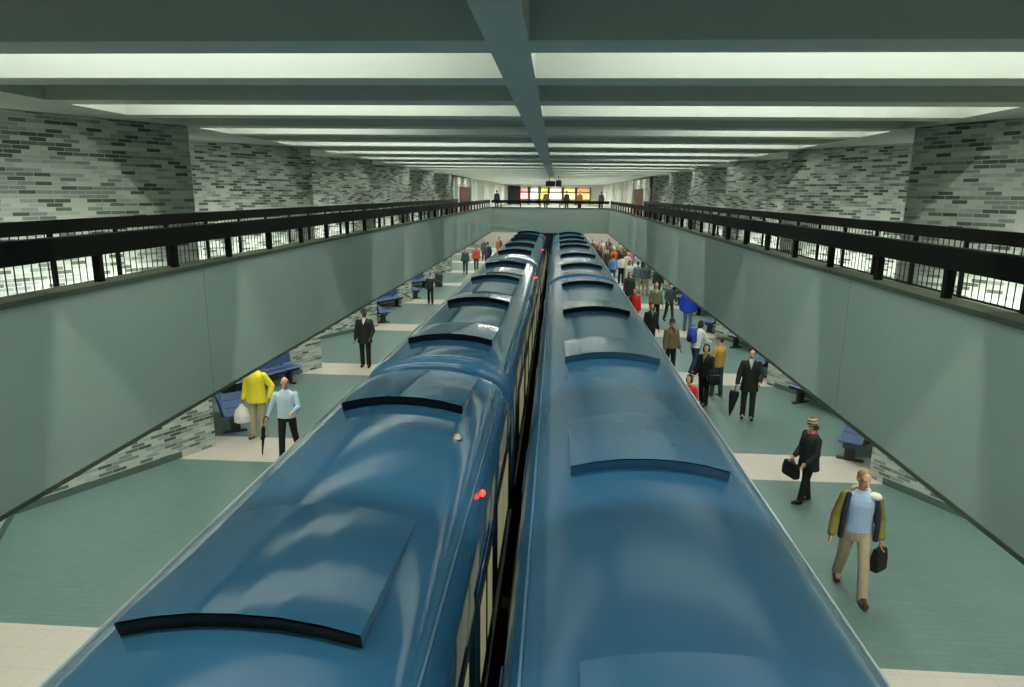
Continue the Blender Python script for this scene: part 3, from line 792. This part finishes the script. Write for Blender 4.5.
p = person('person in a white jacket leaning forward under a blue backpack', (4.22, 19.9), 1.62, 310, MID, hair=(.03, .018, .01), style='bob', top=(.62, .62, .56), kind='jacket', legs=(.02, .035, .08), shoes=BLK,
           gait=((16, 10), (-14, 16)), arms=((25, 10, 50, 10), (20, 10, 50, 10)), lean=16, head=(0, 10))
bp = thing('backpack', 'blue backpack worn by the person in the white jacket', 'backpack', tuple(p['M'] @ p['S'](p['tor'](0, -.23, 1.0))), math.radians(310))
bb = MB(); bb.loft([((0, 0, 0), .15, .09), ((0, -.01, .05), .17, .115), ((0, -.01, .25), .165, .11), ((0, .01, .40), .13, .08), ((0, .02, .44), .07, .04)]); organic(bb, 'pack', cloth((.03, .06, .38)), bp, .012)
bb = MB(); bb.loft([((0, -.10, .05), .10, .06), ((0, -.11, .17), .10, .055), ((0, -.10, .22), .07, .03)]); organic(bb, 'pocket', cloth((.015, .02, .05)), bp, .012)
for sx in (-1, 1):
    bb = MB(); bb.tube([(sx * .09, .09, .38), (sx * .10, .14, .47), (sx * .10, .22, .48)], .014, 6); bb.build('strap', cloth((.015, .02, .05)), bp)
person('man in a dark cap and olive-brown jacket by the train edge', (3.42, 19.5), 1.70, 205, MID, hair=(.015, .012, .01), top=(.13, .10, .045), kind='jacket', shirt=(.02, .02, .018), legs=BLK, shoes=BLK, hat=('cap', (.015, .015, .015)), head=(-8, 8), wide=1.1)
person('big person in a bright blue puffer coat and jeans seen from behind', (5.20, 26.3), 1.78, 350, MID, hair=(.03, .02, .012), top=(.015, .05, .46), kind='puffer', legs=(.09, .15, .22), shoes=BLK, wide=1.22, hem=.06)
person('thin person in a dark green jacket walking with hands in pockets', (4.82, 28.4), 1.62, 200, MID, hair=(.02, .015, .01), top=(.035, .06, .05), kind='jacket', legs=(.025, .045, .03), gait=((14, 4), (-12, 10)), arms=((10, 14, 40, 20), (10, 14, 40, 20)))
person('fair-faced person in an olive jacket standing behind the dark-jacketed one', (4.12, 27.6), 1.72, 185, MID, hair=(.22, .15, .08), style='short', top=(.13, .15, .075), kind='jacket', shirt=(.30, .33, .26), legs=BLK, wide=1.1)
person('person in a black jacket close to the train edge before the olive jacket', (3.22, 22.4), 1.70, 195, MID, top=(.012, .012, .012), kind='jacket', legs=BLK, skin=SKIN2, shirt=(.10, .10, .08))
person('person in a scarlet coat half hidden by the train edge', (3.12, 26.3), 1.66, 160, MID, top=(.55, .025, .02), kind='coat', legs=BLK, hair=(.10, .06, .03), style='bob')
person('long-haired person in a flared black coat by the train edge', (3.45, 31.5), 1.70, 195, MID, top=(.018, .022, .02), kind='coat', legs=BLK, style='long', hem=-.04, wide=1.12)
person('person in a denim-blue jacket and pale trousers among the crowd', (4.42, 36.6), 1.70, 20, FAR, top=(.10, .17, .22), kind='jacket', legs=(.34, .30, .20), wide=1.05)
person('person in a slate-grey jacket beside the denim-blue jacket', (4.80, 36.1), 1.72, 190, FAR, top=(.055, .075, .08), kind='jacket', legs=(.30, .28, .16))
person('person in a white shirt and dark trousers in the crowd', (3.92, 40.6), 1.74, 10, FAR, top=(.68, .66, .60), kind='shirt', legs=BLK, style='bob')
person('person in a light blue shirt at the train edge of the crowd', (3.40, 40.3), 1.72, 350, FAR, top=(.16, .28, .52), kind='jacket', legs=JEAN, wide=1.12)
person('dark-haired person in a long pale coat in the crowd', (4.02, 36.9), 1.72, 200, FAR, top=(.55, .55, .53), kind='coat', legs=(.58, .58, .56), style='long', wide=1.05, hem=.2)
person('person in a pale coat with raised collar behind the long pale coat', (4.45, 42.4), 1.74, 190, FAR, top=(.60, .52, .42), kind='jacket', legs=BEIGE, hair=(.30, .22, .14))
person('person in an orange jacket and white cap in the crowd', (3.90, 46.0), 1.72, 185, FAR, top=(.62, .13, .03), kind='jacket', legs=BLK, hat=('cap', (.7, .7, .66)))
crowd = [(4.35, 45.5, (.05, .035, .02), 'person in a dark brown coat between the orange and pink jackets'), (4.95, 45.0, (.55, .16, .32), 'person in a pink hooded jacket in the crowd by the wall'),
         (3.35, 44.2, (.06, .05, .03), 'person in a brown-black coat at the train edge ahead of the light blue shirt'), (3.45, 47.6, (.40, .40, .33), 'person in a pale grey jacket at the train edge ahead of the orange jacket'),
         (4.75, 48.2, (.05, .06, .02), 'person in a mossy green coat beyond the orange jacket'), (5.3, 40.6, (.03, .03, .025), 'person in a black coat near the wall beside the pale coats'),
         (5.15, 38.6, (.03, .035, .03), 'person in a charcoal coat near the wall behind the slate jacket'), (4.1, 50.5, (.10, .07, .04), 'person in a tan-brown coat under the bridge in the crowd'),
         (3.25, 50.8, (.22, .05, .02), 'person in a rust coat under the bridge at the train edge'), (4.8, 52.0, (.28, .24, .16), 'person in a sand coat under the bridge by the wall'),
         (3.6, 53.5, (.40, .36, .30), 'person in a cream jacket deep under the bridge'), (5.15, 34.2, (.03, .03, .03), 'person in a black jacket close under the parapet beside the wall'),
         (2.95, 54.5, (.14, .05, .025), 'person in a maroon coat deep under the bridge at the train edge'), (4.3, 56.0, (.04, .04, .03), 'person in a dark olive coat deepest under the bridge'),
         (2.95, 46.8, (.02, .02, .02), 'person in a black coat pressed to the train edge ahead of the brown-black coat'), (3.0, 49.2, (.10, .04, .02), 'person in a chestnut jacket at the train edge by the bridge'),
         (4.3, 47.0, (.03, .04, .05), 'person in a navy coat just behind the orange jacket and white cap'), (5.1, 50.0, (.05, .04, .035), 'person in a dark taupe coat by the wall under the bridge edge'),
         (3.9, 51.8, (.02, .025, .02), 'person in a black parka in the middle of the crowd under the bridge')]
for i, (x, y, c, lab) in enumerate(crowd):
    person(lab, (x, y), 1.68 + .08 * ((i * 7) % 3) / 2, 180 + (i * 47) % 60 - 30, FAR, top=c, kind=('coat', 'jacket')[i % 2], legs=(BLK, JEAN, CHAR)[i % 3], style=('short', 'bob')[i % 2], hair=((.02, .014, .01), (.06, .04, .02))[i % 2],
           hood=c if 'hooded' in lab else None)

# ---- quiet platform
p = person('man in a bright yellow jacket and beige trousers, his head hidden by the parapet', (-6.28, 13.42), 1.76, 172, NEAR, skin=SKIN2, hair=(.05, .03, .02), top=(.78, .66, .035), kind='jacket', legs=(.42, .37, .23), shoes=(.10, .09, .05),
           gait=((-2, 2), (4, 4)), arms=((-18, 26, 40, 30), (4, 8, 10, 0)), head=(-8, 10), wide=1.12, hem=.06)
hb = p['hand'][1]
t = thing('carrier_bag', 'white plastic carrier bag held by the man in the yellow jacket', 'bag', (hb.x - .02, hb.y - .02, hb.z - .44), .3)
b = MB(); b.loft([((0, 0, 0), .12, .06), ((0, 0, .03), .17, .10), ((.01, 0, .18), .175, .115), ((0, 0, .30), .13, .07), ((0, 0, .37), .06, .03), ((0, 0, .43), .03, .02)]); organic(b, 'body', cloth((.72, .70, .64), .4), t, .012)
hb = p['hand'][-1]
p2 = person('balding older man in a pale blue shirt and black trousers', (-5.26, 12.50), 1.64, 190, NEAR, skin=SKIN, hair=(.40, .36, .32), style='balding', top=(.48, .60, .68), kind='shirt', legs=BLK, shoes=BLK,
            gait=((-20, 14), (16, 4)), arms=((14, 14, 70, 34), (2, 22, 14, 4)), head=(6, 12), wide=1.16, hem=.05)
hb = p2['hand'][1]
umbrella((hb.x - .03, hb.y - .02, hb.z + .08), (hb.x - .10, hb.y - .06, .02), 'slim black folded umbrella held like a cane by the balding man', crook=True, fat=.035)
person('man in a black suit and hat with a white open collar', (-5.68, 19.6), 1.77, 185, NEAR, skin=SKIN3, hair=BLK, top=(.018, .022, .018), kind='coat', shirt=(.72, .72, .68), legs=(.012, .014, .012), shoes=BLK,
       gait=((4, 2), (-3, 3)), arms=((8, 14, 40, 26), (4, 10, 16, 4)), head=(-6, 6), hat=('brim', (.03, .03, .025)), hem=-.16, wide=1.08)
person('child in a dark jacket with a white collar and one arm held out', (-5.90, 31.6), 1.48, 190, MID, hair=(.02, .015, .012), top=(.025, .035, .05), kind='jacket', legs=BLK, scarf=(.65, .66, .64), arms=((40, 60, 20, 0), (4, 8, 10, 0)),
       hat=('cap', (.10, .13, .2)), head=(0, 4))
person('person in a grey jacket with a red bag front walking beyond the child', (-5.88, 44.0), 1.72, 185, FAR, top=(.06, .08, .09), kind='jacket', shirt=(.42, .06, .05), legs=(.03, .045, .06), gait=((14, 4), (-14, 10)))
person('person in an orange-red jacket and dark trousers on the quiet platform', (-5.35, 45.6), 1.76, 180, FAR, top=(.62, .10, .05), kind='jacket', legs=(.03, .05, .02), hair=(.30, .05, .03), gait=((12, 4), (-12, 10)))
person('person in a slate coat walking under the edge of the bridge', (-4.85, 48.4), 1.80, 5, FAR, top=(.035, .05, .055), kind='coat', legs=(.10, .04, .03), hair=(.05, .02, .012))
person('person in a brown coat far under the bridge by the vented train', (-4.6, 55.0), 1.74, 185, FAR, top=(.22, .10, .05), kind='coat', legs=BLK)
person('person in a dark green coat far under the bridge by the wall', (-5.6, 53.0), 1.72, 185, FAR, top=(.05, .08, .06), kind='coat', legs=BLK)
# ---- on the bridge concourse
for i, (x, y, c, lab) in enumerate([(-5.4, 62, (.03, .03, .03), 'person in black on the bridge before the dark doorway'), (-.95, 60, (.05, .035, .02), 'person in a brown coat on the bridge under the hanging sign'),
                                    (.9, 64, (.04, .04, .04), 'person in grey on the bridge before the cream shop window'), (2.0, 61, (.16, .07, .02), 'person in an ochre coat on the bridge before the amber shop window'),
                                    (4.2, 66, (.10, .10, .11), 'person in a grey coat on the bridge beside the white fins')]):
    person(lab, (x, y, Z_MEZ), 1.70, 180 * (i % 2), FAR, top=c, kind='coat', legs=BLK)

# bake the organic shapes
bpy.context.view_layer.update()
dg = bpy.context.evaluated_depsgraph_get()
new = []
for o, pt in REMESH:
    new.append(bpy.data.meshes.new_from_object(o.evaluated_get(dg)))
for (o, pt), me in zip(REMESH, new):
    old = o.data; mats = [q for q in old.materials]
    o.modifiers.clear(); o.data = me; me.name = o.name
    me.materials.clear()
    for q in mats: me.materials.append(q)
    for q in me.polygons: q.use_smooth = True; q.material_index = 0
    if pt:
        for c, r, mi in pt:
            for q in me.polygons:
                if (q.center - c).length < r: q.material_index = mi

# ------------------------------------------------------------------ lights
def area(name, loc, sx, sy, power, aim=(0, 0, -1), xdir=(1, 0, 0), col=(1.0, 1.0, .91)):
    l = bpy.data.lights.new(name, 'AREA'); l.shape = 'RECTANGLE'; l.size = sx; l.size_y = sy; l.energy = power; l.color = col
    o = bpy.data.objects.new(name, l); C.objects.link(o)
    z = -Vector(aim).normalized(); x = Vector(xdir); y = z.cross(x).normalized(); x = y.cross(z)
    o.matrix_world = Matrix.Translation(loc) @ Matrix((x, y, z)).transposed().to_4x4()
    return o
LC = BEAM0 + BEAMW + (BEAMS - BEAMW) / 2      # first lit coffer
P_COFFER = 112
j = -4
while True:
    d = LC + 2 * BEAMS * j
    if d > D_FAR - 2: break
    if d > D_BACK + .5:
        for s in (-1, 1):
            x0, x1 = .7, 6.2
            if j in (2, 5): x0 = 2.9
            area('coffer_lamp', (XC + s * (x0 + x1) / 2, d - .35, Z_CT - .05), x1 - x0, .09, P_COFFER * (x1 - x0) / 5.75)
    j += 1
# lamps under the gallery edge, one in each fold of the wall
for s, nm in SIDES:
    for (d, o_) in FOLD[s]:
        if o_ == VAL and d > -8:
            area('gallery_lamp', (XC + s * 6.42, d, 3.38), 4.6, .12, 120, (s, 0, -.25), (0, 1, 0), (.98, 1.0, .90))
# strip lights under the gallery slab, over the platform
    y = -6
    while y < D_END:
        area('platform_lamp', (XC + s * 4.9, y, 3.44), .12, 2.6, 54, xdir=(1, 0, 0), col=(.98, 1.0, .90)); y += 3.25
# concourse and under-bridge lights
for y in (58, 68, 78, 88):
    area('concourse_lamp', (XC, y, Z_CB - .05), 9, .5, 420, col=(1, 1, .93))
for s in (-1, 1):
    for y in (49, 54, 59, 64, 70): area('bridge_lamp', (XC + s * 5.2, y, 3.42), .3, 4, 200, col=(1, .98, .85))

w = bpy.data.worlds.new('World'); scene.world = w; w.use_nodes = True
w.node_tree.nodes['Background'].inputs[0].default_value = (.6, .75, .65, 1); w.node_tree.nodes['Background'].inputs[1].default_value = .02

# ------------------------------------------------------------------ camera
cam = bpy.data.cameras.new('camera'); co = bpy.data.objects.new('camera', cam); C.objects.link(co)
F = 675.6
cam.sensor_width = 36; cam.lens = F * 36 / 1024; cam.clip_end = 300; cam.clip_start = .05
Rm = Matrix.Rotation(.0627, 4, 'Z') @ Matrix.Rotation(PI / 2 - .2187, 4, 'X') @ Matrix.Rotation(.0109, 4, 'Z')
co.matrix_world = Matrix.Translation((0, 0, 5.2)) @ Rm
scene.camera = co
vs = scene.view_settings
vs.view_transform = 'Standard'; vs.look = 'None'; vs.gamma = 1; vs.use_curve_mapping = False; vs.exposure = 0.0
